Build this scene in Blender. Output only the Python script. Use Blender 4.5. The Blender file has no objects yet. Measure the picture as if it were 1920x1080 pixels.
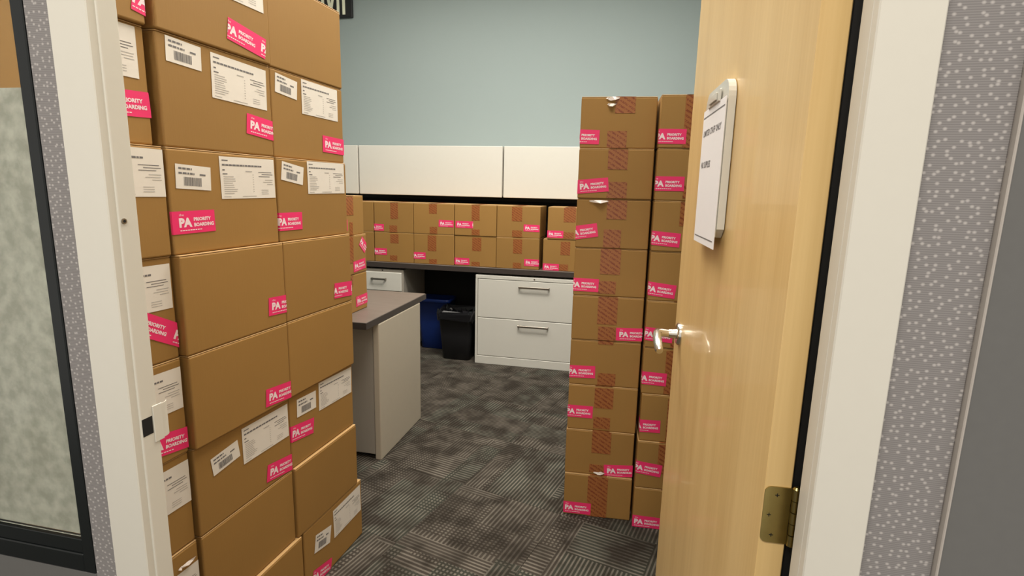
import bpy, bmesh, math, random
from mathutils import Vector, Matrix
random.seed(7)
PI = math.pi
scene = bpy.context.scene
C = scene.collection

# ---------------------------------------------------------------- camera
cam_d = bpy.data.cameras.new('camera'); cam = bpy.data.objects.new('camera', cam_d); C.objects.link(cam)
cam_d.sensor_width = 36.0; cam_d.lens = 1010.0 / 1920.0 * 36.0; cam_d.clip_start = 0.02
yaw, pitch, roll = math.radians(-11.99), math.radians(-10.34), math.radians(1.35)
fw = Vector((math.sin(yaw)*math.cos(pitch), math.cos(yaw)*math.cos(pitch), math.sin(pitch)))
rt = Vector((math.cos(yaw), -math.sin(yaw), 0)); up = rt.cross(fw)
r2 = math.cos(roll)*rt + math.sin(roll)*up; u2 = r2.cross(fw)
m = Matrix((r2, u2, -fw)).transposed().to_4x4(); m.translation = Vector((0, 0, 1.4))
cam.matrix_world = m
scene.camera = cam

# ---------------------------------------------------------------- world, lamps, exposure
world = bpy.data.worlds.new('hall_ambient'); scene.world = world; world.use_nodes = True
bg = world.node_tree.nodes['Background']; bg.inputs[0].default_value = (1.0, 0.95, 0.88, 1); bg.inputs[1].default_value = 0.75
def area(name, loc, sx, sy, power, col, rot=(0, 0, 0)):
    d = bpy.data.lights.new(name, 'AREA'); d.shape = 'RECTANGLE'; d.size = sx; d.size_y = sy; d.energy = power; d.color = col
    o = bpy.data.objects.new(name, d); C.objects.link(o); o.location = loc; o.rotation_euler = rot; return o
WARM = (1.0, 0.935, 0.84)
area('room_light', (-0.45, 2.75, 3.30), 1.15, 0.55, 63, WARM)
area('room_light', (-0.40, 1.35, 3.30), 1.15, 0.55, 30, WARM)  # added fill lamp near the doorway, lifts the right stack's fronts
area('room_light', (-1.75, 3.15, 3.30), 1.15, 0.55, 20, WARM)
area('hall_light', (-0.35, -0.75, 2.95), 1.3, 0.6, 48, WARM)
scene.view_settings.view_transform = 'Standard'; scene.view_settings.look = 'None'
scene.view_settings.gamma = 1.0; scene.view_settings.use_curve_mapping = False
scene.view_settings.exposure = 0.14

# ---------------------------------------------------------------- materials
class NT:
    def __init__(s, name):
        s.m = bpy.data.materials.new(name); s.m.use_nodes = True; s.t = s.m.node_tree; s.n = s.t.nodes
        s.b = s.n['Principled BSDF']
    def add(s, kind, **kw):
        n = s.n.new(kind)
        for k, v in kw.items():
            if hasattr(n, k): setattr(n, k, v)
            else: n.inputs[k.replace('_', ' ')].default_value = v
        return n
    def lk(s, a, b): s.t.links.new(a, b)
    def math(s, op, a, b=None, c=None):
        n = s.n.new('ShaderNodeMath'); n.operation = op
        for i, v in enumerate((a, b, c)):
            if v is None: continue
            if isinstance(v, (int, float)): n.inputs[i].default_value = v
            else: s.lk(v, n.inputs[i])
        return n.outputs[0]
    def mix(s, f, a, b):
        n = s.n.new('ShaderNodeMix'); n.data_type = 'RGBA'
        for i, v in ((0, f), (6, a), (7, b)):
            if isinstance(v, (int, float)): n.inputs[i].default_value = v
            elif isinstance(v, tuple): n.inputs[i].default_value = v + (1,) if len(v) == 3 else v
            else: s.lk(v, n.inputs[i])
        return n.outputs[2]
def sc(c, k): return tuple(min(1, x*k) for x in c)
def plain(name, col, rough=0.5, metal=0.0, var=0.05, scale=30, bump=0.0, stretch=(1, 1, 1), spec=0.5, coat=0.0):
    t = NT(name); tc = t.add('ShaderNodeTexCoord'); mp = t.add('ShaderNodeMapping'); mp.inputs['Scale'].default_value = stretch
    t.lk(tc.outputs['Object'], mp.inputs[0])
    nz = t.add('ShaderNodeTexNoise'); nz.inputs['Scale'].default_value = scale; nz.inputs['Detail'].default_value = 4
    t.lk(mp.outputs[0], nz.inputs['Vector'])
    t.lk(t.mix(nz.outputs[0], sc(col, 1-var), sc(col, 1+var)), t.b.inputs['Base Color'])
    t.b.inputs['Roughness'].default_value = rough; t.b.inputs['Metallic'].default_value = metal
    t.b.inputs['Specular IOR Level'].default_value = spec; t.b.inputs['Coat Weight'].default_value = coat
    if bump:
        bp = t.add('ShaderNodeBump'); bp.inputs['Strength'].default_value = bump; bp.inputs['Distance'].default_value = 0.002
        t.lk(nz.outputs[0], bp.inputs['Height']); t.lk(bp.outputs[0], t.b.inputs['Normal'])
    return t.m
def cardboard(name, col):
    t = NT(name); tc = t.add('ShaderNodeTexCoord'); oi = t.add('ShaderNodeObjectInfo')
    n1 = t.add('ShaderNodeTexNoise'); n1.inputs['Scale'].default_value = 3.0; n1.inputs['Detail'].default_value = 3
    t.lk(tc.outputs['Object'], n1.inputs['Vector'])
    mp = t.add('ShaderNodeMapping'); mp.inputs['Scale'].default_value = (260, 260, 12); t.lk(tc.outputs['Object'], mp.inputs[0])
    n2 = t.add('ShaderNodeTexNoise'); n2.inputs['Scale'].default_value = 1.0; t.lk(mp.outputs[0], n2.inputs['Vector'])
    f = t.math('ADD', t.math('MULTIPLY', n1.outputs[0], 0.55), t.math('MULTIPLY', oi.outputs['Random'], 0.3))
    f = t.math('ADD', f, t.math('MULTIPLY', n2.outputs[0], 0.15))
    t.lk(t.mix(f, sc(col, 0.86), sc(col, 1.14)), t.b.inputs['Base Color'])
    t.b.inputs['Roughness'].default_value = 0.62; t.b.inputs['Specular IOR Level'].default_value = 0.35
    bp = t.add('ShaderNodeBump'); bp.inputs['Strength'].default_value = 0.12; bp.inputs['Distance'].default_value = 0.001
    t.lk(n2.outputs[0], bp.inputs['Height']); t.lk(bp.outputs[0], t.b.inputs['Normal'])
    return t.m
def tape_mat():
    t = NT('printed_packing_tape'); tc = t.add('ShaderNodeTexCoord')
    mp = t.add('ShaderNodeMapping'); mp.inputs['Rotation'].default_value = (0, math.radians(-32), 0); t.lk(tc.outputs['Object'], mp.inputs[0])
    sp = t.add('ShaderNodeSeparateXYZ'); t.lk(mp.outputs[0], sp.inputs[0])
    w = t.math('FRACT', t.math('MULTIPLY', sp.outputs[2], 62.0))
    band = t.math('LESS_THAN', w, 0.45)
    nz = t.add('ShaderNodeTexNoise'); nz.inputs['Scale'].default_value = 210; t.lk(mp.outputs[0], nz.inputs['Vector'])
    txt = t.math('MULTIPLY', band, t.math('GREATER_THAN', nz.outputs[0], 0.46))
    t.lk(t.mix(t.math('MULTIPLY', txt, 0.75), (0.33, 0.12, 0.036), (0.17, 0.028, 0.012)), t.b.inputs['Base Color'])
    t.b.inputs['Roughness'].default_value = 0.3
    return t.m
def carpet_mat():
    t = NT('patterned_carpet'); tc = t.add('ShaderNodeTexCoord'); oi = t.add('ShaderNodeObjectInfo')
    sp = t.add('ShaderNodeSeparateXYZ'); t.lk(tc.outputs['Object'], sp.inputs[0])
    off = t.math('MULTIPLY', oi.outputs['Random'], 37.0)
    def cells(sx, sy, ox, oy):
        cb = t.add('ShaderNodeCombineXYZ')
        t.lk(t.math('FLOOR', t.math('MULTIPLY_ADD', sp.outputs[0], sx, ox)), cb.inputs[0])
        t.lk(t.math('FLOOR', t.math('MULTIPLY_ADD', sp.outputs[1], sy, oy)), cb.inputs[1]); t.lk(off, cb.inputs[2])
        wn = t.add('ShaderNodeTexWhiteNoise'); t.lk(cb.outputs[0], wn.inputs['Vector']); return wn.outputs['Value']
    a = cells(3.0, 4.0, .5, .1); b = cells(6.0, 2.0, .2, .7); c = cells(4.0, 9.0, .3, .6)
    sel = t.math('FRACT', t.math('ADD', a, t.math('MULTIPLY', b, 0.5)))
    def lines(o, per, ph, duty):
        w = t.math('SINE', t.math('MULTIPLY_ADD', o, 2*PI/per, ph))
        s = t.n.new('ShaderNodeMapRange'); s.interpolation_type = 'SMOOTHSTEP'; t.lk(w, s.inputs[0])
        s.inputs[1].default_value = duty-0.5; s.inputs[2].default_value = duty+0.6; return s.outputs[0]
    nz = t.add('ShaderNodeTexNoise'); nz.inputs['Scale'].default_value = 9.0; nz.inputs['Detail'].default_value = 2
    nz.noise_dimensions = '4D'; t.lk(tc.outputs['Object'], nz.inputs['Vector']); t.lk(off, nz.inputs['W'])
    lx = lines(sp.outputs[0], 0.0165, 0.0, 0.25); ly = lines(sp.outputs[1], 0.0190, 1.0, 0.25)
    fy = lines(sp.outputs[1], 0.034, 0.5, -0.1)
    both = t.math('MULTIPLY', lines(sp.outputs[0], 0.0165, 0, -0.1), lines(sp.outputs[1], 0.0190, 1.0, -0.1))
    s1 = t.math('LESS_THAN', sel, 0.48); s2 = t.math('GREATER_THAN', sel, 0.78)
    mid = t.math('SUBTRACT', 1.0, t.math('MAXIMUM', s1, s2))
    v = t.math('ADD', t.math('MULTIPLY', s1, lx), t.math('MULTIPLY', mid, ly)); v = t.math('ADD', v, t.math('MULTIPLY', s2, both))
    n2 = t.add('ShaderNodeMapRange'); t.lk(nz.outputs[0], n2.inputs[0]); n2.inputs[1].default_value = .36; n2.inputs[2].default_value = .62
    inten = t.math('MULTIPLY', t.math('MULTIPLY_ADD', c, 0.5, 0.5), t.math('MULTIPLY_ADD', n2.outputs[0], 0.75, 0.25))
    v = t.math('MULTIPLY', v, inten)
    fn = t.add('ShaderNodeTexNoise'); fn.inputs['Scale'].default_value = 420; t.lk(tc.outputs['Object'], fn.inputs['Vector'])
    v = t.math('MULTIPLY', v, t.math('MULTIPLY_ADD', fn.outputs[0], 1.1, 0.35))
    cm = t.math('GREATER_THAN', b, 0.55)
    base = t.mix(n2.outputs[0], (0.026, 0.021, 0.016), t.mix(cm, (0.056, 0.047, 0.038), (0.044, 0.046, 0.036)))
    t.lk(t.mix(v, base, (0.20, 0.178, 0.148)), t.b.inputs['Base Color']); t.b.inputs['Roughness'].default_value = 0.95
    t.b.inputs['Specular IOR Level'].default_value = 0.15
    bp = t.add('ShaderNodeBump'); bp.inputs['Strength'].default_value = 0.5; bp.inputs['Distance'].default_value = 0.003
    t.lk(t.math('ADD', v, fn.outputs[0]), bp.inputs['Height']); t.lk(bp.outputs[0], t.b.inputs['Normal'])
    return t.m
def fabric_dots():
    t = NT('dotted_panel_fabric'); tc = t.add('ShaderNodeTexCoord')
    mp = t.add('ShaderNodeMapping'); mp.inputs['Scale'].default_value = (100, 1, 118); t.lk(tc.outputs['Object'], mp.inputs[0])
    sp = t.add('ShaderNodeSeparateXYZ'); t.lk(mp.outputs[0], sp.inputs[0]); cb = t.add('ShaderNodeCombineXYZ')
    t.lk(sp.outputs[0], cb.inputs[0]); t.lk(sp.outputs[2], cb.inputs[1])
    vo = t.add('ShaderNodeTexVoronoi'); vo.inputs['Scale'].default_value = 1.0; vo.inputs['Randomness'].default_value = 0.75; vo.voronoi_dimensions = '2D'
    t.lk(cb.outputs[0], vo.inputs['Vector'])
    d = t.n.new('ShaderNodeMapRange'); t.lk(vo.outputs['Distance'], d.inputs[0]); d.inputs[1].default_value = .26; d.inputs[2].default_value = .08; d = d.outputs[0]
    wv = t.math('MULTIPLY_ADD', t.math('SINE', t.math('MULTIPLY', sp.outputs[2], 22)), 0.5, 0.5)
    base = t.mix(wv, (0.19, 0.177, 0.172), (0.255, 0.238, 0.23))
    t.lk(t.mix(d, base, (0.43, 0.40, 0.38)), t.b.inputs['Base Color']); t.b.inputs['Roughness'].default_value = 0.9
    return t.m
def maple():
    t = NT('maple_veneer'); tc = t.add('ShaderNodeTexCoord'); mp = t.add('ShaderNodeMapping')
    mp.inputs['Scale'].default_value = (9, 9, 0.55); t.lk(tc.outputs['Object'], mp.inputs[0])
    nz = t.add('ShaderNodeTexNoise'); nz.inputs['Scale'].default_value = 1.6; nz.inputs['Detail'].default_value = 5; nz.inputs['Distortion'].default_value = .4
    t.lk(mp.outputs[0], nz.inputs['Vector'])
    mp2 = t.add('ShaderNodeMapping'); mp2.inputs['Scale'].default_value = (150, 150, 4); t.lk(tc.outputs['Object'], mp2.inputs[0])
    n2 = t.add('ShaderNodeTexNoise'); n2.inputs['Scale'].default_value = 1.0; t.lk(mp2.outputs[0], n2.inputs['Vector'])
    f = t.math('ADD', t.math('MULTIPLY', nz.outputs[0], .7), t.math('MULTIPLY', n2.outputs[0], .3))
    mr = t.add('ShaderNodeMapRange'); t.lk(f, mr.inputs[0]); mr.inputs[1].default_value = .32; mr.inputs[2].default_value = .68
    t.lk(t.mix(mr.outputs[0], (0.63, 0.42, 0.165), (0.75, 0.53, 0.235)), t.b.inputs['Base Color'])
    t.b.inputs['Roughness'].default_value = 0.36; t.b.inputs['Coat Weight'].default_value = 0.15
    return t.m
M = dict(
    box=cardboard('kraft_cardboard', (0.325, 0.175, 0.047)), boxedge=cardboard('cardboard_edge', (0.50, 0.31, 0.13)),
    pink=plain('hot_pink_label_stock', (0.86, 0.035, 0.16), .4, var=.04), white=plain('white_ink', (0.90, 0.74, 0.76), .5, var=.02),
    paper=plain('white_label_paper', (0.78, 0.72, 0.64), .55, var=.03), ink=plain('grey_print', (0.16, 0.15, 0.15), .6, var=.1),
    softink=plain('faint_print', (0.44, 0.41, 0.38), .6, var=.1), tape=tape_mat(), torn=plain('torn_clear_tape', (0.75, 0.66, 0.60), .3),
    carpet=carpet_mat(), sub=plain('carpet_backing', (0.03, 0.03, 0.03), .9),
    teal=plain('blue_grey_wall_paint', (0.325, 0.387, 0.385), .75, var=.02, scale=2.0, bump=.1), offwhite=plain('off_white_wall_paint', (0.55, 0.53, 0.49), .8, var=.02),
    ceil=plain('white_ceiling_board', (0.72, 0.71, 0.68), .9, var=.04, scale=120),
    frame=plain('cream_enamel_frame', (0.64, 0.61, 0.53), .42, var=.015, scale=60, bump=.04),
    putty=plain('putty_laminate', (0.49, 0.425, 0.335), .5, var=.03), steel=plain('putty_painted_steel', (0.62, 0.59, 0.52), .45, var=.015), steel2=plain('taupe_laminate', (0.36, 0.325, 0.28), .5, var=.04, stretch=(30, 30, 1), scale=3),
    drawerp=plain('white_painted_steel', (0.68, 0.66, 0.60), .4, var=.015),
    grain=plain('grey_brown_woodgrain_laminate', (0.155, 0.125, 0.105), .42, var=.25, scale=4, stretch=(1.2, 22, 22)),
    edge=plain('dark_brown_edge_band', (0.05, 0.038, 0.033), .5, var=.1), char=plain('charcoal_fabric_with_shade', (0.022, 0.022, 0.021), .9),
    blackm=plain('black_rubber_and_shade', (0.006, 0.006, 0.006), .6), blackf=plain('black_painted_aluminium', (0.008, 0.010, 0.010), .4, spec=.3),
    blackp=plain('black_plastic', (0.010, 0.010, 0.012), .4), bluep=plain('blue_plastic', (0.006, 0.03, 0.19), .42),
    bag=plain('black_liner_film', (0.010, 0.010, 0.012), .27), nickel=plain('satin_nickel', (0.72, 0.69, 0.62), .22, 1.0, var=.02),
    hbar=plain('brushed_dark_nickel', (0.33, 0.30, 0.26), .35, 1.0), brass=plain('aged_brass', (0.42, 0.33, 0.12), .3, 1.0, var=.18, scale=45),
    dark=plain('dark_hole', (0.004, 0.004, 0.004), .8), maple=maple(), fab=fabric_dots(), grey=plain('plain_grey_panel', (0.125, 0.122, 0.115), .6, var=.05, scale=80),
    trim=plain('pale_edge_trim', (0.42, 0.38, 0.34), .4), clear=plain('clear_acrylic', (0.62, 0.60, 0.53), .2, var=.02),
    sheet=plain('printer_paper', (0.80, 0.78, 0.78), .6, var=.01), signb=plain('black_sign_board', (0.018, 0.018, 0.02), .5),
    cream=plain('cream_sign_letters', (0.95, 0.95, 0.74), .5), diffuser=None)
t = NT('frosted_window_film'); tc = t.add('ShaderNodeTexCoord'); nz = t.add('ShaderNodeTexNoise'); nz.inputs['Scale'].default_value = 48; nz.inputs['Detail'].default_value = 6
t.lk(tc.outputs['Object'], nz.inputs['Vector']); mr = t.add('ShaderNodeMapRange'); t.lk(nz.outputs[0], mr.inputs[0]); mr.inputs[1].default_value = .35; mr.inputs[2].default_value = .68
t.lk(t.mix(mr.outputs[0], (0.38, 0.36, 0.29), (0.56, 0.54, 0.45)), t.b.inputs['Base Color']); t.b.inputs['Roughness'].default_value = .8
M['film'] = t.m
t = NT('window_glass'); t.b.inputs['Base Color'].default_value = (0.97, 1, 0.985, 1); t.b.inputs['Roughness'].default_value = 0.03
t.b.inputs['Transmission Weight'].default_value = 1.0; t.b.inputs['IOR'].default_value = 1.15; M['glass'] = t.m
t = NT('lamp_diffuser'); t.b.inputs['Emission Color'].default_value = (1, .93, .82, 1); t.b.inputs['Emission Strength'].default_value = 4.0
t.b.inputs['Base Color'].default_value = (.8, .8, .8, 1); M['diffuser'] = t.m

# ---------------------------------------------------------------- helpers
def bx(bm, x0, x1, y0, y1, z0, z1, bev=0.0, mi=0, seg=1):
    r = bmesh.ops.create_cube(bm, size=1.0)
    vs = r['verts']
    for v in vs: v.co = Vector(((x0+x1)/2 + v.co.x*(x1-x0), (y0+y1)/2 + v.co.y*(y1-y0), (z0+z1)/2 + v.co.z*(z1-z0)))
    fs = set(f for v in vs for f in v.link_faces)
    for f in fs: f.material_index = mi
    if bev:
        es = list(set(e for v in vs for e in v.link_edges))
        bmesh.ops.bevel(bm, geom=es, offset=bev, segments=seg, affect='EDGES', profile=0.5)
    return bm
def box(*a, **k): return bx(bmesh.new(), *a, **k)
def tube(bm, pts, r, n=10, mi=0):
    rings = []
    for i, p in enumerate(pts):
        p = Vector(p); a = Vector(pts[max(0, i-1)]); b = Vector(pts[min(len(pts)-1, i+1)]); d = (b-a).normalized()
        s = d.orthogonal().normalized() if i == 0 else (s - d*s.dot(d)).normalized()
        u = d.cross(s); rr = r[i] if isinstance(r, (list, tuple)) else r
        rings.append([bm.verts.new(p + (s*math.cos(2*PI*k/n) + u*math.sin(2*PI*k/n))*rr) for k in range(n)])
    for i in range(len(rings)-1):
        for k in range(n):
            f = bm.faces.new((rings[i][k], rings[i][(k+1) % n], rings[i+1][(k+1) % n], rings[i+1][k])); f.smooth = True; f.material_index = mi
    for rg in (rings[0][::-1], rings[-1]):
        f = bm.faces.new(rg); f.material_index = mi
        for e in f.edges: e.smooth = False
    return bm
def loft(bm, rings, cap0=True, cap1=True, smooth=True):
    rs = [[bm.verts.new(p) for p in r] for r in rings]; n = len(rs[0])
    for i in range(len(rs)-1):
        for k in range(n):
            f = bm.faces.new((rs[i][k], rs[i][(k+1) % n], rs[i+1][(k+1) % n], rs[i+1][k])); f.smooth = smooth
    if cap0: bm.faces.new(rs[0][::-1])
    if cap1: bm.faces.new(rs[-1])
    return bm
def rrect(cx, cy, z, hx, hy, r, n=5):
    out = []
    for (sx, sy, a0) in ((1, 1, 0), (-1, 1, 90), (-1, -1, 180), (1, -1, 270)):
        for i in range(n+1):
            a = math.radians(a0 + 90*i/n); out.append(Vector((cx + sx*(hx-r) + r*math.cos(a), cy + sy*(hy-r) + r*math.sin(a), z)))
    return out
def obj(name, bm, mats, parent=None, loc=None, rotz=0):
    if isinstance(bm, bmesh.types.BMesh):
        bmesh.ops.recalc_face_normals(bm, faces=bm.faces)
        me = bpy.data.meshes.new(name); bm.to_mesh(me); bm.free()
        for mm in (mats if isinstance(mats, (list, tuple)) else [mats]): me.materials.append(M[mm] if isinstance(mm, str) else mm)
    else: me = bm
    o = bpy.data.objects.new(name, me); C.objects.link(o)
    if parent: o.parent = parent
    if loc is not None: o.location = loc
    o.rotation_euler = (0, 0, rotz); return o
def tag(o, label=None, cat=None, group=None, kind=None):
    for k, v in (('label', label), ('category', cat), ('group', group), ('kind', kind)):
        if v: o[k] = v
    return o
def thing(name, label, cat, loc=(0, 0, 0), rotz=0, group=None):
    o = bpy.data.objects.new(name, None); C.objects.link(o); o.location = loc; o.rotation_euler = (0, 0, rotz); return tag(o, label, cat, group)
def struct(name, bm, mats, parent=None, loc=None, label=None):
    o = obj(name, bm, mats, parent, loc)
    if not parent: o['kind'] = 'structure'
    if label: o['label'] = label
    return o
def sroot(name, label=None):
    o = bpy.data.objects.new(name, None); C.objects.link(o); o['kind'] = 'structure'
    if label: o['label'] = label
    return o

# text as flat 2-D polygons
_tx = {}
def text2d(s, bold=0.0):
    if (s, bold) in _tx: return _tx[(s, bold)]
    cu = bpy.data.curves.new('lettering', 'FONT'); cu.body = s; cu.resolution_u = 2; cu.offset = bold; cu.fill_mode = 'BOTH'; cu.extrude = 0
    o = bpy.data.objects.new('lettering', cu); C.objects.link(o)
    bpy.context.view_layer.update(); dg = bpy.context.evaluated_depsgraph_get()
    me = o.evaluated_get(dg).to_mesh()
    vs = [(v.co.x, v.co.y) for v in me.vertices]; fs = [tuple(p.vertices) for p in me.polygons]
    o.evaluated_get(dg).to_mesh_clear(); bpy.data.objects.remove(o); bpy.data.curves.remove(cu)
    x0 = min(v[0] for v in vs); x1 = max(v[0] for v in vs); y0 = min(v[1] for v in vs); y1 = max(v[1] for v in vs)
    vs = [((a-x0)/(x1-x0), (b-y0)/(y1-y0)) for a, b in vs]; _tx[(s, bold)] = (vs, fs); return vs, fs
def put_text(bm, s, x, y, w, h, bold=0.0):
    vs, fs = text2d(s, bold); V = [bm.verts.new((x+a*w, y+b*h, 0)) for a, b in vs]
    for f in fs:
        try: bm.faces.new([V[i] for i in f])
        except ValueError: pass
def rect2(bm, x0, x1, y0, y1):
    V = [bm.verts.new(p) for p in ((x0, y0, 0), (x1, y0, 0), (x1, y1, 0), (x0, y1, 0))]; bm.faces.new(V)
def cut(bm, axis, val, keep):       # keep: -1 below, +1 above, 0 both
    n = Vector((1, 0, 0)) if axis == 0 else Vector((0, 1, 0))
    bmesh.ops.bisect_plane(bm, geom=list(bm.verts)+list(bm.edges)+list(bm.faces), plane_co=n*val, plane_no=n, clear_outer=keep < 0, clear_inner=keep > 0)
PER, SH = 0.125, 0.054
def sticker_print(i0, i1):
    bm = bmesh.new()
    for i in range(i0, i1):
        X = i*PER
        put_text(bm, 'PA', X+.0135, .0155, .037, .0225, .055)
        put_text(bm, 'PRIORITY', X+.056, .0290, .052, .0090, .045)
        put_text(bm, 'BOARDING', X+.056, .0155, .060, .0092, .045)
        put_text(bm, 'the', X+.015, .0425, .013, .0055, .0)
        for k in range(9): rect2(bm, X+.015+k*.0072, X+.0205+k*.0072, .0070, .0092)
    return bm
def fold(bm, w, h, off):
    for a, v in ((0, 0.0), (0, w)): cut(bm, a, v, 0)
    cut(bm, 1, 0.002, 1); cut(bm, 1, h-0.002, -1)
    for v in bm.verts:
        u, z = v.co.x, v.co.y
        if u < 0: v.co = Vector((-off, -u, z))
        elif u > w: v.co = Vector((w+off, u-w, z))
        else: v.co = Vector((u, -off, z))
    return bm
def place2d(bm, x, y, rot):
    bmesh.ops.transform(bm, matrix=Matrix.Translation((x, y, 0)) @ Matrix.Rotation(rot, 4, 'Z'), verts=bm.verts)
def nonempty(bm): return len(bm.faces) > 0

# ---------------------------------------------------------------- the setting
floor = struct('floor', box(-3.4, 0.75, -2.2, 4.85, -0.06, -0.006), 'sub')
TH = math.radians(-15.0); TS = 0.5; e1 = Vector((math.cos(TH), math.sin(TH))); e2 = Vector((-math.sin(TH), math.cos(TH)))
tb = box(-TS/2+.0006, TS/2-.0006, -TS/2+.0006, TS/2-.0006, -.006, 0, .0008); tile_me = None
for i in range(-14, 14):
    for j in range(-14, 14):
        c = Vector((-0.219, 2.157)) + e1*((i+.5)*TS) + e2*((j+.5)*TS)
        if not (-2.75 < c.x < 0.42 and -0.35 < c.y < 4.5): continue
        rz = TH + PI/2*random.choice((0, 0, 2, 1, 3, 0))
        if tile_me is None: o = obj('carpet_tile', tb, 'carpet', floor, (c.x, c.y, 0), rz); tile_me = o.data
        else: obj('carpet_tile', tile_me, None, floor, (c.x, c.y, 0), rz)
struct('wall_back', box(-3.4, 0.75, 4.70, 4.85, -.05, 3.42), 'teal')
struct('wall_left', box(-3.4, -3.25, 0.69, 4.70, -.05, 3.42), 'teal')
struct('wall_right', box(0.60, 0.75, 0.69, 4.70, -.05, 3.42), 'teal')
struct('ceiling', box(-3.4, 0.75, -2.2, 4.85, 3.42, 3.5), 'ceil')
wf = struct('wall_front', bmesh.new(), 'grey', label='office partition of grey fabric panels around the doorway')
YF, YR = 0.640, 0.685
# right of the doorway: a dotted fabric panel, then a plain grey one; left: fabric beside and under the glazed window; a header above
obj('fabric_panel', box(0.2945, 0.3705, .652, YR, 0.05, 3.42, .002), 'fab', wf)
obj('edge_trim', box(0.3705, 0.3735, .645, YR, 0.05, 3.42, .001), 'trim', wf)
obj('plain_panel', box(0.3735, 0.75, .6485, YR, 0.05, 3.42, .001), 'grey', wf)
obj('fabric_panel', box(-0.8520, -0.8010, .652, YR, 0.05, 3.42, .001), 'fab', wf)
obj('plain_panel', box(-2.2, -0.8525, .652, YR, 0.05, 0.738, .002), 'grey', wf)
obj('plain_panel', box(-2.2, -0.8525, .652, YR, 2.205, 3.42, .002), 'grey', wf)
obj('plain_panel', box(-3.4, -2.202, .652, YR, 0.05, 3.42, .002), 'grey', wf)
obj('header_panel', box(-0.7990, 0.2925, .652, YR, 2.215, 3.42, .002), 'grey', wf)
obj('base_rail', box(-3.4, -0.8, .655, YR, 0, 0.05), 'frame', wf); obj('base_rail', box(0.2945, 0.75, .655, YR, 0, 0.05), 'frame', wf)
# door frame
df = sroot('trim_1', 'cream painted metal frame around the doorway')
def jamb(s, xi, xo):    # xi inner face, xo outer edge
    bm = bmesh.new(); a, b = sorted((xi, xo)); bx(bm, a, b, YF, YF+.016, 0, 2.21, .0015)
    obj('casing', bm, 'frame', df)
    bm = bmesh.new()
    if s < 0:
        bx(bm, xo+.006, xi-.0010, YF+.0165, .652, 0, 2.145); bx(bm, xo+.006, xi+.0030, .653, YR, 0, 2.145, .002, seg=2)
    else:
        bx(bm, xi+.0015, xo-.006, YF+.0165, .652, 0, 2.145); bx(bm, xi-.0005, xo-.006, .653, YR, 0, 2.145, .002, seg=2)
    obj('jamb', bm, 'frame', df)
jamb(-1, -0.7310, -0.7965); jamb(1, 0.2305, 0.2915)
obj('head', box(-0.7305, 0.2300, YF+.002, YR, 2.15, 2.212, .0015), 'frame', df)
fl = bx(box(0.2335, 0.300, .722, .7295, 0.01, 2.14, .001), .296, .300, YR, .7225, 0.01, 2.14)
obj('gap_shade_strip', fl, 'blackm', df)  # black strip added to stand in for shade in the hinge gap
# stop bead on both jambs, as a raised ridge
st = obj('strike_plate', bmesh.new(), 'frame', df)
bm = bmesh.new(); bx(bm, -0.7279, -0.7262, .6745, .6925, .984, 1.046, .0008)
pl = [(-0.7270, .6925), (-0.7274, .698), (-0.7292, .7035), (-0.7325, .7075)]
for a, b in zip(pl, pl[1:]):
    vs = [bm.verts.new((x, y, z)) for x, y in (a, b) for z in (.986, 1.044)] + [bm.verts.new((x-.0014, y, z)) for x, y in (a, b) for z in (.986, 1.044)]
    for q in ((0, 1, 3, 2), (4, 6, 7, 5), (0, 4, 5, 1), (2, 3, 7, 6), (0, 2, 6, 4), (1, 5, 7, 3)): bm.faces.new([vs[k] for k in q])
me = st.data; bm.to_mesh(me); bm.free()
obj('latch_hole', box(-0.7283, -0.7276, .6548, .6735, 1.0015, 1.0305), 'dark', st)
bm = bmesh.new(); tube(bm, [(-.7285, .660, 1.341), (-.7262, .660, 1.341)], .0042, 16); tube(bm, [(-.7263, .660, 1.341), (-.7258, .660, 1.341)], .0022, 12, 1)
obj('screw', bm, ['hbar', 'dark'], df)
# glazed window left of the door
w1 = sroot('window_1', 'black framed glazed panel left of the doorway')
fr = bmesh.new()
bx(fr, -0.8740, -0.8525, .650, .667, .7385, 2.2, .0015); bx(fr, -2.2, -2.165, .650, .667, .7385, 2.2, .0015)
bx(fr, -2.165, -0.8740, .650, .667, .7385, .772, .0015); bx(fr, -2.165, -0.8740, .650, .667, 2.17, 2.2, .0015)
obj('window_frame', fr, 'blackf', w1)
fr = bmesh.new()
bx(fr, -0.8752, -0.8742, .6525, .667, .7725, 2.1695); bx(fr, -2.1645, -0.8755, .6525, .667, .7725, .798, .001)
obj('glazing_bead', fr, 'blackf', w1)
obj('pane', box(-2.16, -0.8755, .6545, .6575, .8025, 2.168), 'glass', w1)
obj('frosted_film', box(-2.16, -0.8760, .6605, .6625, .8035, 1.531), 'film', w1)
struct('baseboard_back', box(-3.25, -1.20, 4.688, 4.70, 0, .10), 'blackm')

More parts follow.
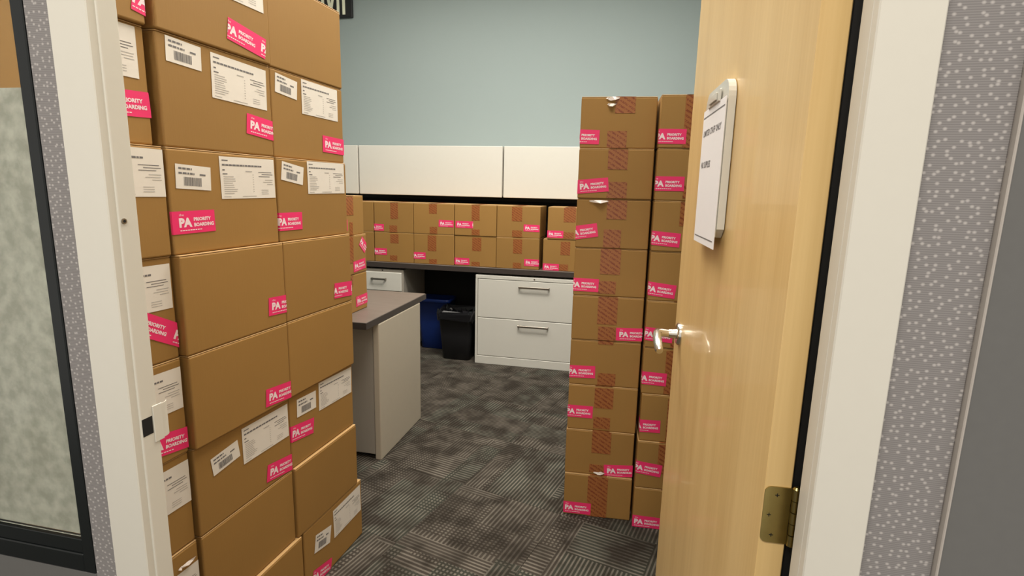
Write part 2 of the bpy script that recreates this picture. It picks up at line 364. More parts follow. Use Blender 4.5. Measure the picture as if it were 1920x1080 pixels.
# ---------------------------------------------------------------- door leaf, hinges, lever
DR = math.radians(2.895)     # leaf swung a little past square
hx, hy = 0.197, 0.712
door = sroot('door_1', 'maple veneered door leaf standing open into the room')
door.location = (hx, hy, 0); door.rotation_euler = (0, 0, DR)
leaf = obj('door_leaf', box(0.0, 0.0335, 0.0, 0.892, 0.012, 2.135, .0012), 'maple', door)
def hinge(z):
    bm = bmesh.new(); pts = []
    y = -.0005
    x0, x1, z0, z1, r = -.0086+.0020, .0335, z-.0405, z+.0405, .0085
    x0 = .0005
    ring = [(x1, z0), (x1, z1)] + [(x0+r-r*math.sin(a), z1-r+r*math.cos(a)) for a in [PI/2*k/5 for k in range(6)]] + [(x0+r-r*math.cos(a), z0+r-r*math.sin(a)) for a in [PI/2*k/5 for k in range(6)]]
    A = [bm.verts.new((p[0], y-.0014, p[1])) for p in ring]; B = [bm.verts.new((p[0], y, p[1])) for p in ring]
    bm.faces.new(A); bm.faces.new(B[::-1])
    for k in range(len(A)): bm.faces.new((A[k], B[k], B[(k+1) % len(A)], A[(k+1) % len(A)]))
    h = obj('hinge', bm, 'brass', door)
    bm = bmesh.new(); n = 5; L = .082
    for k in range(n):
        a = z-L/2 + L*k/n; tube(bm, [(.0385, -.0035, a+.0005), (.0385, -.0035, a+L/n-.0005)], .0050 if k % 2 == 0 else .0046, 14)
    tube(bm, [(.0385, -.0035, z+L/2), (.0385, -.0035, z+L/2+.003)], [.0052, .003], 14)
    obj('knuckle', bm, 'brass', h)
    for (sx, sz) in ((.016, .029), (.0085, 0), (.014, -.029)):
        bm = bmesh.new(); tube(bm, [(sx, -.0021, z+sz), (sx, -.0017, z+sz)], .0044, 14)
        bx(bm, sx-.0026, sx+.0026, -.0024, -.00215, z+sz-.0005, z+sz+.0005, mi=1); bx(bm, sx-.0005, sx+.0005, -.0024, -.00215, z+sz-.0026, z+sz+.0026, mi=1)
        obj('screw', bm, ['brass', 'dark'], h)
hinge(0.983); hinge(1.86); hinge(0.25)
def lever(s, name):          # s = -1 near face, +1 far face
    x = 0 if s < 0 else .0335
    bm = bmesh.new(); tube(bm, [(x, .800, 1.018), (x+s*.006, .800, 1.018), (x+s*.010, .800, 1.018)], [.031, .031, .026], 28)
    tube(bm, [(x+s*.010, .800, 1.018), (x+s*.030, .800, 1.018)], [.014, .0125], 18)
    h = obj('lever_handle', bm, 'nickel', door)
    bm = bmesh.new()
    pts = [(x+s*.028, .800, 1.018), (x+s*.052, .798, 1.020), (x+s*.060, .794, 1.020), (x+s*.063, .784, 1.018), (x+s*.064, .750, 1.008), (x+s*.063, .712, .995), (x+s*.062, .705, .992)]
    tube(bm, pts, [.0110, .0115, .0120, .0120, .0118, .0112, .0085], 16); obj('lever', bm, 'nickel', h)
lever(-1, ''); lever(1, '')
obj('latch_plate', box(.005, .0285, .8915, .8935, .975, 1.032, .0004), 'nickel', door)
# paper holder hanging on the door (door-local coordinates turned into world ones)
ph = thing('document_holder', 'clear white document holder with printed notice, fixed to the open wooden door', 'document holder', (hx, hy, 1.30), DR)
y0, y1 = .372, .592
bm = bmesh.new()
def hprof(x):
    r = .035; zt = .312
    out = [(x, y0, .035), (x, y0+.0, zt-r)] + [(x, y0+r-r*math.cos(a), zt-r+r*math.sin(a)) for a in [PI/2*k/6 for k in range(1, 7)]]
    out += [(x, y1-r+r*math.sin(a), zt-r+r*math.cos(a)) for a in [PI/2*k/6 for k in range(7)]] + [(x, y1, .035), (x, y1-.02, .018), (x, y0+.02, .018)]
    return out
loft(bm, [[Vector(p) for p in hprof(-.0015)], [Vector(p) for p in hprof(-.0150)]], smooth=False)
obj('holder_body', bm, 'clear', ph)
bm = bmesh.new(); bx(bm, -.0205, -.0165, y0+.055, y1-.055, .276, .300, .0015); bx(bm, -.0235, -.0205, y0+.075, y1-.075, .281, .296, .0012); obj('clip', bm, 'clear', ph)
obj('backing_lip', box(-.0168, -.0152, y0+.004, y1-.004, .02, .266, .0004), 'clear', ph)
sh = obj('notice_sheet', box(-.0182, -.0172, y0+.001, y1+.001, -.004, .278), 'sheet', ph)
for kind in range(4):
    pm = bmesh.new()
    if kind == 0: put_text(pm, 'LIMITED STAFF ONLY', .018, .222, .178, .013, .02)
    elif kind == 1: put_text(pm, 'NO SUPPLIES', .020, .155, .098, .014, .02)
    elif kind == 2: rect2(pm, .004, .214, .2615, .2640)
    else: rect2(pm, .010, .206, .0085, .0110)
    for v in pm.verts: v.co = Vector((-.0185, y1+.001-v.co.x, v.co.y))
    obj('lettering' if kind < 2 else 'ruled_line', pm, 'ink', sh)

# ---------------------------------------------------------------- furniture at the back
bcab = [(-3.24, -2.301), (-2.293, -1.026), (-1.018, 0.20)]
for k, (a, b) in enumerate(bcab):
    lab = ['cream overhead cabinet at the far left, mostly behind the tall box stack', 'cream overhead cabinet with the full wide door in view, middle of three', 'cream overhead cabinet whose right half is behind the right box stack'][k]
    t_ = thing('overhead_cabinet', lab, 'cabinet', ((a+b)/2, 4.52, 1.335), 0, 'overhead cabinets on the back wall'); w = (b-a)/2
    bm = bmesh.new(); bx(bm, -w+.002, w-.002, -.145, .175, .012, .405, .002); obj('cabinet_body', bm, 'steel', t_)
    obj('door', box(-w+.002, w-.002, -.170, -.147, 0, .408, .004, seg=2), 'drawerp', t_)
wt = thing('worktop', 'long dark woodgrain worktop along the back wall carrying boxes', 'counter', (-1.4, 4.38, 0.0))
obj('top_panel', box(-1.84, 1.98, -.300, .315, .750, .79, .002), 'grain', wt)
obj('edge_band', box(-1.84, 1.98, -.306, -.3003, .747, .7885, .001), 'edge', wt)
obj('modesty_panel', box(-1.80, 1.95, .27, .295, .12, .745), 'char', wt)  # charcoal puts the shadow under the worktop into the panel colour
obj('support_panel', box(1.93, 1.96, -.28, .265, 0, .7475), 'steel2', wt); obj('support_panel', box(-1.83, -1.80, -.28, .265, 0, .7475), 'steel2', wt)
tk = thing('tackboard', 'dark fabric tackboard behind the boxes above the worktop', 'tackboard', (-1.4, 4.69, .795))
obj('board', box(-1.83, 1.97, -.012, .0085, 0, .54, .002), 'char', tk); obj('rail', box(-1.83, 1.97, -.022, -.0125, .5, .538, .002), 'blackf', tk)  # dark board; its charcoal also holds the shade under the overhead cabinets
def bar_handle(parent, x, y, z, w):
    bm = bmesh.new(); bx(bm, x-w/2, x+w/2, y-.026, y-.019, z-.008, z+.008, .002)
    bx(bm, x-w/2, x-w/2+.012, y-.019, y, z-.008, z+.008, .001); bx(bm, x+w/2-.012, x+w/2, y-.019, y, z-.008, z+.008, .001)
    return obj('handle', bm, 'hbar', parent)
fc = thing('file_cabinet', 'wide cream two-drawer lateral file cabinet under the worktop', 'file cabinet', (-0.706, 4.32, 0))
obj('cabinet_body', box(-.457, .457, -.222, .22, .0, .730, .003), 'drawerp', fc)
obj('plinth', box(-.457, .457, -.245, -.2225, 0, .066, .002), 'drawerp', fc); obj('top_rail', box(-.457, .457, -.245, -.2225, .702, .730, .002), 'drawerp', fc)
for z0, z1, hz in ((.388, .698, .650), (.070, .383, .337)):
    d = obj('drawer', box(-.437, .437, -.244, -.2225, z0, z1, .003), 'drawerp', fc); bar_handle(d, .017, -.244, hz, .245)
for sx in (-1, 1): obj('side_rail', box(*sorted((sx*.457, sx*.4395)), -.245, -.2225, .0665, .7015, .001), 'drawerp', fc)
bm = bmesh.new(); tube(bm, [(.017, -.2455, .717), (.017, -.2465, .717)], .006, 14); obj('lock', bm, 'hbar', fc)
pd = thing('pedestal', 'pale drawer pedestal under the left end of the worktop', 'cabinet', (-2.0, 4.32, 0))
obj('cabinet_body', box(-.205, .215, -.225, .25, .02, .730, .003), 'steel2', pd)
for z0, z1, hz in ((.553, .706, .650), (.30, .549, .50), (.04, .296, .24)):
    d = obj('drawer', box(-.203, .203, -.246, -.2255, z0, z1, .003), 'drawerp', pd); bar_handle(d, .008, -.246, hz, .13)
bm = bmesh.new(); tube(bm, [(.03, -.2255, .719), (.03, -.2275, .719)], .006, 14); obj('lock', bm, 'dark', pd)

def bin_mesh(hx0, hy0, hx1, hy1, h, r, t=.003):
    bm = bmesh.new(); rings = []
    for z, k in ((0, 0), (.006, 0.0), (h*.5, .5), (h-.03, .93), (h-.028, 1.06), (h, 1.08)):
        a = hx0+(hx1-hx0)*min(k, 1) + (.006 if k > 1 else 0) - (.006 if z == 0 else 0); b = hy0+(hy1-hy0)*min(k, 1) + (.006 if k > 1 else 0) - (.006 if z == 0 else 0)
        rings.append(rrect(0, 0, z, a, b, r))
    for z, k in ((h, .93), (h*.5, .45), (.01, 0)):
        rings.append(rrect(0, 0, z, hx0+(hx1-hx0)*k-t, hy0+(hy1-hy0)*k-t, r*.9))
    return loft(bm, rings)
bb = thing('recycling_bin', 'blue plastic recycling bin under the worktop behind the black one', 'bin', (-1.622, 4.44, 0))
obj('bin_body', bin_mesh(.120, .085, .150, .105, .450, .035), 'bluep', bb)
kb = thing('waste_bin', 'black plastic waste bin with a black liner beside the file cabinet', 'bin', (-1.338, 4.19, 0))
obj('bin_body', bin_mesh(.118, .085, .148, .108, .395, .035), 'blackp', kb)
bm = bmesh.new(); rings = []; N = 24
random.seed(3); jit = [[random.uniform(-1, 1) for _ in range(N)] for _ in range(8)]
for q, (z, e) in enumerate(((.335, .0100), (.365, .0125), (.395, .0135), (.408, .011), (.418, .004), (.412, -.012), (.38, -.022), (.30, -.03))):
    rings.append([Vector((p.x*(1+jit[q][i]*.02), p.y*(1+jit[q][i]*.03), z + jit[q][i]*(.018 if q == 0 else .016 if 3 <= q <= 5 else .004))) for i, p in enumerate(rrect(0, 0, z, .148+e, .112+e, .04))])
bg_ = obj('bin_liner', loft(bm, rings, False, False, False), 'bag', kb)
# crumpled film standing inside the mouth
bm = bmesh.new()
for k in range(9):
    a = 2*PI*k/9; cx, cy = .085*math.cos(a), .055*math.sin(a)
    V = [bm.verts.new((cx+random.uniform(-.04, .04), cy+random.uniform(-.03, .03), .34+random.uniform(0, .09))) for _ in range(6)]
    for i in range(4):
        try: bm.faces.new((V[i], V[i+1], V[(i+2) % 6]))
        except ValueError: pass
obj('liner_folds', bm, 'bag', kb)

# ---------------------------------------------------------------- near desk
dk = thing('desk', 'desk with grey woodgrain top and pale end panel behind the left stack', 'desk', (-1.75, 2.66, 0))
obj('desktop', box(-.75, .565, -.385, .385, .7305, .765, .003, seg=2), ['grain'], dk)
obj('edge_band', box(-.75, .565, -.3885, -.3855, .731, .7635, .001), 'edge', dk); obj('edge_band', box(.5655, .569, -.3885, .385, .731, .7635, .001), 'edge', dk)
obj('end_panel', box(.535, .570, -.262, .285, 0, .730, .006, seg=3), 'putty', dk)
obj('pedestal_body', box(.10, .5335, -.235, .285, .025, .730, .002), 'steel2', dk)
d = obj('drawer', box(.105, .5325, -.256, -.236, .026, .728, .003), 'steel2', dk)
obj('plinth', box(.12, .533, -.20, .27, 0, .0245), 'blackm', dk)
obj('support_panel', box(-.72, -.69, -.26, .28, 0, .730, .003), 'steel2', dk)

# ---------------------------------------------------------------- wall sign, ceiling lights
sg = thing('wall_sign', 'black sign with cream capital letters high on the back wall', 'sign', (-2.85, 4.69, 2.862))
obj('sign_board', box(-.36, .362, -.02, .0095, 0, .42, .003), 'signb', sg)
def letter(polys):
    pm = bmesh.new()
    for q in polys:
        A = [pm.verts.new((x+.024, -.0255, z)) for x, z in q]; B = [pm.verts.new((x+.024, -.0202, z)) for x, z in q]
        pm.faces.new(A); pm.faces.new(B[::-1])
        for k in range(len(A)): pm.faces.new((A[k], B[k], B[(k+1) % len(A)], A[(k+1) % len(A)]))
    return obj('letter', pm, 'cream', sg)
z0, z1 = .022, .385
letter([[(.047, z0), (.073, z0), (.073, z1-.10), (.131, z0), (.142, z0), (.196, z1-.10), (.196, z0), (.220, z0), (.220, z1), (.190, z1), (.1365, z0+.09), (.078, z1), (.047, z1)]])
letter([[(.250, z0), (.275, z0), (.275, z1), (.250, z1)]])
for k, (x, y) in enumerate(((-0.45, 2.75), (-1.75, 3.15), (-0.40, 1.35))):  # last panel is an added fill that brightens the right stack
    cl = thing('ceiling_light', ['flat rectangular ceiling light over the middle of the room', 'flat rectangular ceiling light nearer the back left corner', 'added fill light panel on the ceiling just inside the doorway'][k], 'ceiling light', (x, y, 3.42), 0, 'ceiling lights')
    bm = bmesh.new()
    for a in ((-.61, .61, -.31, -.285), (-.61, .61, .285, .31), (-.61, -.585, -.285, .285), (.585, .61, -.285, .285)): bx(bm, *a, -.045, 0, .002)
    obj('frame', bm, 'offwhite', cl); obj('diffuser', box(-.5845, .5845, -.2845, .2845, -.02, -.002), 'diffuser', cl)

# ---------------------------------------------------------------- cardboard boxes
_share = {}
def box_parts(w, d, h, along):
    key = (round(w, 3), round(d, 3), round(h, 3), along)
    if key not in _share:
        out = {}
        b = bmesh.new(); bx(b, 0, w, 0, d, 0, h-.003, .0045, seg=3)
        me = bpy.data.meshes.new('box_body'); bmesh.ops.recalc_face_normals(b, faces=b.faces); b.to_mesh(me); b.free(); me.materials.append(M['box']); out['body'] = me
        g = .0012; F = []
        for s in (0, 1):
            b = bmesh.new()
            if along: r = (.001, w-.001, .001, d/2-g) if s == 0 else (.001, w-.001, d/2+g, d-.001)
            else: r = (.001, w/2-g, .001, d-.001) if s == 0 else (w/2+g, w-.001, .001, d-.001)
            bx(b, *r, h-.0029, h-.0004, .0008); me = bpy.data.meshes.new('flap'); b.to_mesh(me); b.free(); me.materials.append(M['boxedge']); F.append(me)
        out['flaps'] = F; _share[key] = out
    return _share[key]
def quadpart(root, name, q, mat, w, h, off):
    cx = (q[0]+q[2]+q[4]+q[6])/4; cy = (q[1]+q[3]+q[5]+q[7])/4
    W = ((q[2]-q[0])+(q[4]-q[6]))/2; H = ((q[1]-q[7])+(q[3]-q[5]))/2; rot = math.atan2((q[3]-q[1])+(q[5]-q[7]), (q[2]-q[0])+(q[4]-q[6]))
    return cx, cy, W, H, rot
def cbox(label, group, x, y, z, rotz, w, d, h, pinks=(), tapes=(), labs=(), bars=(), along=False, torn=()):
    """x, y = front left bottom corner seen from the front; rotz = direction of the front edge"""
    P = box_parts(w, d, h, along)
    root = obj('cardboard_box', P['body'], None, None, (x, y, z), rotz); tag(root, label, 'box', group)
    for f in P['flaps']: obj('flap', f, None, root)
    # tape
    bm = bmesh.new()
    if along: bx(bm, .0, w, d/2-.036, d/2+.036, h-.0004, h+.0001)
    else:
        tx = (sum(t[0]+t[2] for t in tapes)/2/len(tapes)) if tapes else w/2
        bx(bm, tx-.036, tx+.036, .0, d, h-.0004, h+.0001)
        for (a, b, c, e) in tapes: obj('tape', box(a, c, -.0011, -.0004, max(b, .001), min(e, h-.0005)), 'tape', root)
    obj('tape', bm, 'tape', root)
    for (au, av, bu, bv, s0, s1) in pinks:
        rot = math.atan2(bv-av, bu-au); per = PER
        if au < .02 and s0 > 0: au -= s0*per*math.cos(rot); av -= s0*per*math.sin(rot); s0 = 0.0
        base = bmesh.new(); rect2(base, s0*per, s1*per, 0, SH)
        i0, i1 = math.floor(s0-.001), math.ceil(s1-.001); pr = sticker_print(i0, i1); cut(pr, 0, s0*per, 1); cut(pr, 0, s1*per, -1)
        for b, off, nm in ((base, .0013, 'priority_sticker'), (pr, .0017, 'lettering')):
            place2d(b, -s0*per, -SH/2, 0); place2d(b, au, av, rot); fold(b, w, h, off)
            if not nonempty(b): b.free(); continue
            if nm == 'priority_sticker': so = obj(nm, b, 'pink', root)
            else: obj(nm, b, 'white', so)
    for kind, qs in (('l', labs), ('b', bars)):
        for q in qs:
            cx, cy, W, H, rot = quadpart(root, '', q, '', w, h, 0)
            base = bmesh.new(); rect2(base, -W/2, W/2, -H/2, H/2); ink = bmesh.new(); soft = bmesh.new()
            rnd = random.Random(5)
            if kind == 'l':
                rect2(ink, -W*.46, -W*.36, H*.40, H*.425)
                x0 = -W*.46
                while x0 < W*.24:
                    l = rnd.uniform(.012, .03)*W*2; rect2(ink, x0, min(x0+l, W*.25), H*.285, H*.325); x0 += l+.0016
                rect2(ink, -W*.46, -W*.42, H*.17, H*.2); rect2(ink, -W*.46, -W*.38, H*.08, H*.105)
                for k in range(9): rect2(soft, -W*.45, -W*(.30-.09*rnd.random()), H*(.02-.05*k), H*(.036-.05*k))
                rect2(soft, -W*.06, W*.06, H*.155, H*.18)
                for k in range(8): rect2(soft, W*.065, W*.085, H*(.08-.06*k), H*(.095-.06*k))
                for k, (a, b) in enumerate(((.18, .44), (.24, .46), (.18, .40), (.30, .46), (.26, .45), (.34, .46))): rect2(ink if k < 3 else soft, W*a, W*b, H*(.15-.055*k-(.03 if k > 2 else 0)), H*(.165-.055*k-(.03 if k > 2 else 0)))
                for k in range(3): rect2(soft, W*.22, W*.36, H*(-.30-.05*k), H*(-.288-.05*k))
                rect2(soft, -W*.46, -W*.34, -H*.455, -H*.44); rect2(soft, -W*.14, W*.12, -H*.455, -H*.44)
            else:
                x0 = -W*.42
                for ln, (yy, xe) in enumerate(((.33, -.05), (.14, .02))):
                    x0 = -W*.42
                    while x0 < W*xe:
                        l = rnd.uniform(.05, .11)*W; rect2(ink, x0, min(x0+l, W*xe), H*(yy-.035), H*(yy+.045)); x0 += l+W*.02
                rect2(ink, W*.17, W*.34, H*.10, H*.17)
                x0 = -W*.28
                while x0 < W*.22:
                    l = rnd.choice((.6, .9, 1.4, 2.0))*W*.012; rect2(ink, x0, x0+l, -H*.36, H*.0); x0 += l+rnd.choice((.8, 1.2))*W*.011
            lo = None
            for b, off, mt, nm in ((base, .0011, 'paper', 'shipping_label' if kind == 'l' else 'barcode_label'), (ink, .0015, 'ink', 'print'), (soft, .0015, 'softink', 'faint_print')):
                if not nonempty(b): b.free(); continue
                place2d(b, cx, cy, rot); fold(b, w, h, off)
                if not nonempty(b): b.free(); continue
                if lo is None: lo = obj(nm, b, mt, root)
                else: obj(nm, b, mt, lo)
    for (u, v, s) in torn:      # torn end of clear tape sticking out of a seam
        bm = bmesh.new(); rr = random.Random(int(u*1000)); V = []; n = 6; xs = sorted([0, 1]+[rr.random() for _ in range(n-2)])
        for k in range(n):
            x_ = u+s*(xs[k]-.5); e_ = math.sin(PI*xs[k])
            V.append(bm.verts.new((x_+.006*rr.random(), -.002-.004*rr.random(), v+.002+e_*.006*rr.random()))); V.append(bm.verts.new((x_, -.003-.012*e_*rr.random(), v-.001-e_*.011*rr.random())))
        for k in range(0, 2*n-2, 2): bm.faces.new((V[k], V[k+1], V[k+3], V[k+2]))
        obj('torn_tape', bm, 'torn', root)
    return root
ORD = ['top', 'second from the top', 'third from the top', 'fourth from the top', 'fifth from the top', 'sixth from the top', 'seventh from the top', 'eighth from the top', 'bottom']

# tall stack left of the doorway: its long sides face right, rotated a little
a3 = math.radians(3.3); dv = Vector((math.sin(a3), math.cos(a3))); nv = Vector((math.cos(a3), -math.sin(a3)))
ZL = [0, .241, .489, .735, .981, 1.229, 1.479, 1.731, 1.982]
W = .3635
stdlab = lambda dx=0, dz=0: (.156+dx, .236+dz, .354+dx, .236+dz, .354+dx, .130+dz, .156+dx, .130+dz)
LD = {
 'B0': dict(p=[(.208, .057, .337, .038, .15, 1.25)], l=[(.144, .234, .344, .234, .344, .130, .144, .130)]),
 'A0': dict(p=[(.335, .050, .365, .045, .1, .5)]),
 'A1': dict(p=[(.238, .080, .357, .086, 0, 1.0)], l=[(.146, .244, .342, .244, .344, .138, .146, .138)]),
 'B1': dict(p=[(.261, .082, .349, .073, 0, 1.0)], l=[(.154, .238, .347, .234, .343, .125, .147, .131)], b=[(.026, .244, .125, .242, .12, .185, .022, .191)]),
 'C1': dict(p=[(.239, .058, .342, .055, 0, 1.0)], l=[(.138, .244, .337, .242, .327, .139, .139, .14)], b=[(.022, .239, .12, .231, .115, .176, .016, .186)]),
 'A2': dict(l=[(.163, .243, .362, .241, .360, .137, .163, .137)]),
 'B2': dict(p=[(-.003, .075, .125, .077, -.06, .97)], l=[(.154, .238, .358, .240, .354, .132, .153, .13)], b=[(.023, .213, .125, .208, .12, .151, .016, .156)]),
 'C2': dict(p=[(-.009, .06, .105, .059, .08, 1)], l=[(.142, .245, .351, .247, .348, .144, .143, .143)], b=[(.022, .239, .125, .225, .118, .169, .017, .185)]),
 'A3': dict(p=[(.233, .126, .364, .055, .0, 1.35)], l=[(.160, .232, .359, .230, .355, .125, .158, .125)]),
 'B3': dict(p=[(.287, .065, .378, .060, 0, .9)]),
 'C3': dict(p=[(.253, .054, .371, .046, .25, 1.3)]),
 'A4': dict(p=[(.246, .056, .367, .038, 0, 1.0)], l=[(.162, .226, .360, .223, .358, .120, .160, .120)]),
 'B4': dict(p=[(.252, .042, .372, .031, 0, 1)]), 'C4': dict(),
 'A5': dict(l=[(.162, .224, .361, .226, .361, .111, .162, .113)]),
 'B5': dict(p=[(.250, .046, .363, .029, 0, 1)], l=[(.163, .232, .356, .229, .355, .125, .16, .121)], b=[(.051, .195, .147, .207, .149, .156, .053, .143)]),
 'C5': dict(p=[(.003, .118, .116, .102, .08, 1)], l=[(.152, .239, .355, .235, .353, .134, .151, .14)], b=[(.034, .224, .136, .22, .134, .16, .035, .163)]),
 'A6': dict(l=[(.162, .192, .361, .190, .360, .096, .162, .096)], torn=[(.325, .205, .05)]), 'B6': dict(), 'C6': dict(), 'A7': dict(), 'B7': dict(), 'C0': dict(),
 'C7': dict(p=[(.035, .04, .158, .013, .1, 1)], l=[(.167, .216, .355, .228, .352, .108, .170, .111)], b=[(.055, .193, .151, .172, .147, .110, .056, .125)])}
OUT = dict(A0=-.004, B0=.002, C0=-.008, A1=-.014, B1=-.004, C1=-.010, A2=-.003, B2=-.001, C2=-.002, A3=-.008, B3=.010, C3=.007, A4=-.006, B4=.011, C4=.008, A5=-.010, B5=0, C5=-.002, A6=-.006, B6=.001, C6=.008, A7=-.004, B7=.012, C7=.006)
feat = {'A': 'near', 'B': 'middle', 'C': 'far'}
extra = {'B1': 'two-label ', 'B2': 'two-label ', 'C1': 'two-label ', 'C2': 'two-label ', 'B5': 'two-label ', 'C5': 'two-label ', 'B6': 'unlabelled ', 'B7': 'unlabelled ', 'C0': 'unlabelled ', 'C4': 'unlabelled ', 'C6': 'unlabelled ', 'B3': 'pink-stickered ', 'B4': 'pink-stickered ', 'C3': 'pink-stickered '}
for r in range(8):
    zi = 7-r; h = ZL[zi+1]-ZL[zi]-.0006
    for c, y in (('A', .6985), ('B', 1.068), ('C', 1.436)):
        y += {'C7': .027, 'B7': .017, 'B2': -.001, 'A1': -.012, 'A0': -.012, 'C0': .003, 'C1': .003}.get(c+str(r), 0)
        k = c+str(r); D = LD[k]; p = Vector((-.997, 1.811)) + dv*((y-1.811)/dv.y) + nv*OUT[k]
        where = 'top' if r == 0 else 'bottom' if r == 7 else ORD[r]
        lb = '%scardboard box, %s in the tall left stack, %s column' % (extra.get(k, ''), where, feat[c])
        cbox(lb, 'large boxes in the tall stack by the door jamb', p.x, p.y, ZL[zi], PI/2-a3, W, .30, h, D.get('p', ()), (), D.get('l', ()), D.get('b', ()), along=True, torn=D.get('torn', ()))

# right stack, two columns of nine smaller boxes
ang = math.radians(2.9); dd = Vector((math.cos(ang), math.sin(ang))); nn = Vector((math.sin(ang), -math.cos(ang)))
ZR = [0, .195, .397, .597, .793, .981, 1.177, 1.373, 1.567, 1.760]; ZS = [0, .183, .391, .594, .790, .982, 1.178, 1.373, 1.567, 1.760]
RD = {
 'L0': dict(p=[(.006, .043, .077, .041, .45, 1.0)], t=[(.130, .131, .205, .193), (.105, .002, .179, .065)], torn=[(.118, .186, .05), (.114, .163, .032)]),
 'L1': dict(p=[(.01, .045, .118, .056, .12, 1.0)], t=[(.113, .114, .188, .19), (.115, .004, .191, .066)]),
 'L2': dict(p=[(.006, .06, .086, .073, .35, 1.0)], t=[(.119, .117, .196, .192), (.111, .004, .179, .076)], torn=[(.085, .186, .075)]),
 'L3': dict(p=[(.002, .044, .097, .043, .2, 1.0)], t=[(.104, .091, .184, .195), (.1, .011, .171, .063)]),
 'L4': dict(p=[(.183, .033, .292, .036, 0, 1.0)], t=[(.104, .071, .183, .185), (.11, .003, .182, .06)]),
 'L5': dict(p=[(.007, .055, .107, .058, .2, 1.0)], t=[(.113, .181, .175, .195), (.118, .004, .191, .056)]),
 'L6': dict(p=[(-.001, .08, .107, .08, .15, 1.0)], t=[(.11, .102, .188, .192), (.11, .01, .18, .061)]),
 'L7': dict(p=[(.168, .024, .293, .033, 0, 1.0)], t=[(.111, .101, .191, .2), (.105, .011, .18, .047)], torn=[(.148, .012, .05)]),
 'L8': dict(p=[(-.004, .034, .12, .034, .02, 1.0)], t=[(.101, .002, .186, .190)]),
 'R0': dict(p=[(-.008, .043, .092, .042, .15, 1.0)], t=[(.088, .002, .166, .19)]), 'R1': dict(p=[(-.004, .063, .102, .063, .13, 1.0)], t=[(.102, .01, .177, .06)]),
 'R2': dict(p=[(-.004, .052, .106, .044, .12, 1.0)], t=[(.098, .10, .172, .19)]), 'R3': dict(p=[(-.005, .049, .106, .037, .12, 1.0)], t=[(.115, .12, .19, .19)]),
 'R4': dict(p=[(-.003, .057, .1, .051, .12, 1.0)], t=[(.1, .004, .175, .03)]), 'R5': dict(p=[(-.004, .067, .095, .064, .2, 1.0)], t=[(.088, .004, .165, .187)]),
 'R6': dict(p=[(-.006, .064, .082, .066, .3, 1.0)], t=[(.105, .01, .18, .19)]), 'R7': dict(p=[(-.003, .093, .099, .082, .15, 1.0)], t=[(.085, .07, .16, .20)]), 'R8': dict(p=[(-.004, .029, .112, .027, .02, 1.0)])}
for r in range(9):
    zi = 8-r; where = 'top' if r == 0 else 'bottom' if r == 8 else ORD[r]
    for c, o, Z, cl in (('L', Vector((-.206, 2.176)), ZR, 'left column'), ('R', Vector((-.206, 2.176)) + dd*.296 + nn*.038, ZS, 'column beside the open door')):
        D = RD[c+str(r)]; h = Z[zi+1]-Z[zi]-.0006
        jx = {'L7': -.002, 'L0': .0, 'R6': .004, 'R8': .0}.get(c+str(r), 0); oy = {'L8': .012, 'L7': .004, 'R7': .010, 'R8': .012, 'L6': 0, 'L5': -.003}.get(c+str(r), random.uniform(-.003, .003))
        p = o + dd*jx + nn*(oy-.004)
        cbox('taped cardboard box, %s, right stack, %s' % (where, cl), 'small boxes in the right hand stack', p.x, p.y, Z[zi], ang, .287, .26, h, D.get('p', ()), D.get('t', ()), torn=D.get('torn', ()))

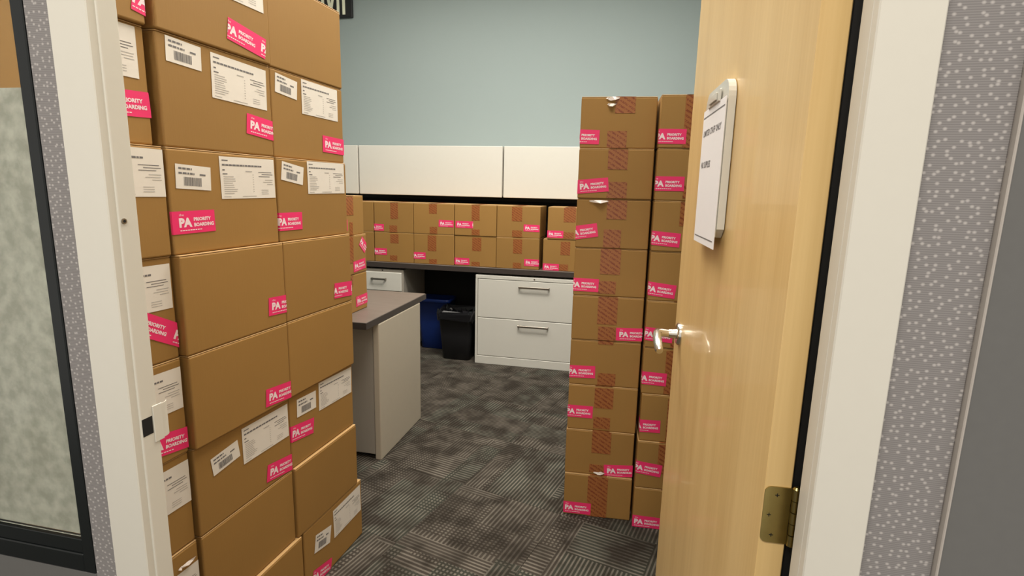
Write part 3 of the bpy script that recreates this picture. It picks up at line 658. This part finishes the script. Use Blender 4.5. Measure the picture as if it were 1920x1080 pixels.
# boxes on the back worktop
KD = {'02': dict(p=[(.213, .089, .338, .087, 0, 1.0)], t=[(.132, .163, .197, .238), (.137, .005, .2, .058)]), '01': dict(p=[(.004, .039, .08, .038, .35, 1.0)], t=[(.145, .111, .21, .238), (.134, .003, .201, .057)]),
 '03': dict(p=[(.009, .087, .155, .086, .0, 1.15)], t=[(.14, .121, .204, .239), (.142, .006, .206, .051)]), '04': dict(p=[(.213, .078, .338, .076, 0, 1.0)], t=[(.118, .126, .199, .235), (.123, .006, .202, .056)]),
 '05': dict(p=[(-.002, .039, .111, .038, 0, 1.0)], t=[(.122, .133, .212, .241), (.123, .009, .204, .056)]), '11': dict(p=[(.002, .084, .107, .084, .15, 1.0)], t=[(.14, .157, .212, .231), (.134, .014, .197, .056)]),
 '12': dict(p=[(.001, .066, .099, .066, .2, 1.0)], t=[(.119, .108, .192, .233), (.13, .003, .197, .042)]), '13': dict(p=[(.01, .037, .123, .037, .1, 1.0)], t=[(.145, .125, .219, .231), (.14, 0, .209, .038)]),
 '14': dict(p=[(.225, .054, .338, .054, 0, .95)], t=[(.134, .12, .205, .232), (.135, .004, .202, .049)]), '15': dict(p=[(.003, .027, .117, .027, 0, 1.0)], t=[(.136, .125, .209, .227), (.123, .004, .199, .053)]), '00': dict(), '10': dict()}
cn = ['leftmost and half hidden', 'second from the left', 'third from the left', 'fourth from the left', 'fifth from the left', 'sixth, right of the dark gap']
for r in range(2):
    for i, x in enumerate([-2.385, -2.037, -1.693, -1.347, -1.003, -.604 if r == 0 else -.634]):
        D = KD['%d%d' % (r, i)]
        cbox('cardboard box, %s row on back worktop, %s' % (['upper', 'lower'][r], cn[i]), 'boxes on the back worktop', x, 4.10+random.uniform(-.004, .004), .7905+(1-r)*.244, 0, .341, .30, .2435, D.get('p', ()), D.get('t', ()))
# three boxes on the near desk
DDD = [dict(p=[(.045, .052, .12, .053, .4, 1.0)], t=[(.108, .10, .182, .19), (.14, .004, .172, .065)]), dict(p=[(.146, .017+.02, .287, .045, 0, 1.0), (.225, .165, .300, .100, .1, .7)], t=[(.11, .06, .15, .19)]), dict(p=[(.164, .031+.02, .287, .052, 0, 1.0)], t=[(.12, .14, .14, .19)])]
for r in range(3):
    D = DDD[r]
    cbox('smaller cardboard box on the desk, %s of three' % ['top', 'middle', 'lowest'][r], 'small boxes on the desk', -1.337+[-.008, 0, -.001][r], 2.305+[-.006, .001, 0][r], .7655+(2-r)*.196, PI/2, .287, .24, .1954, D['p'], D['t'])
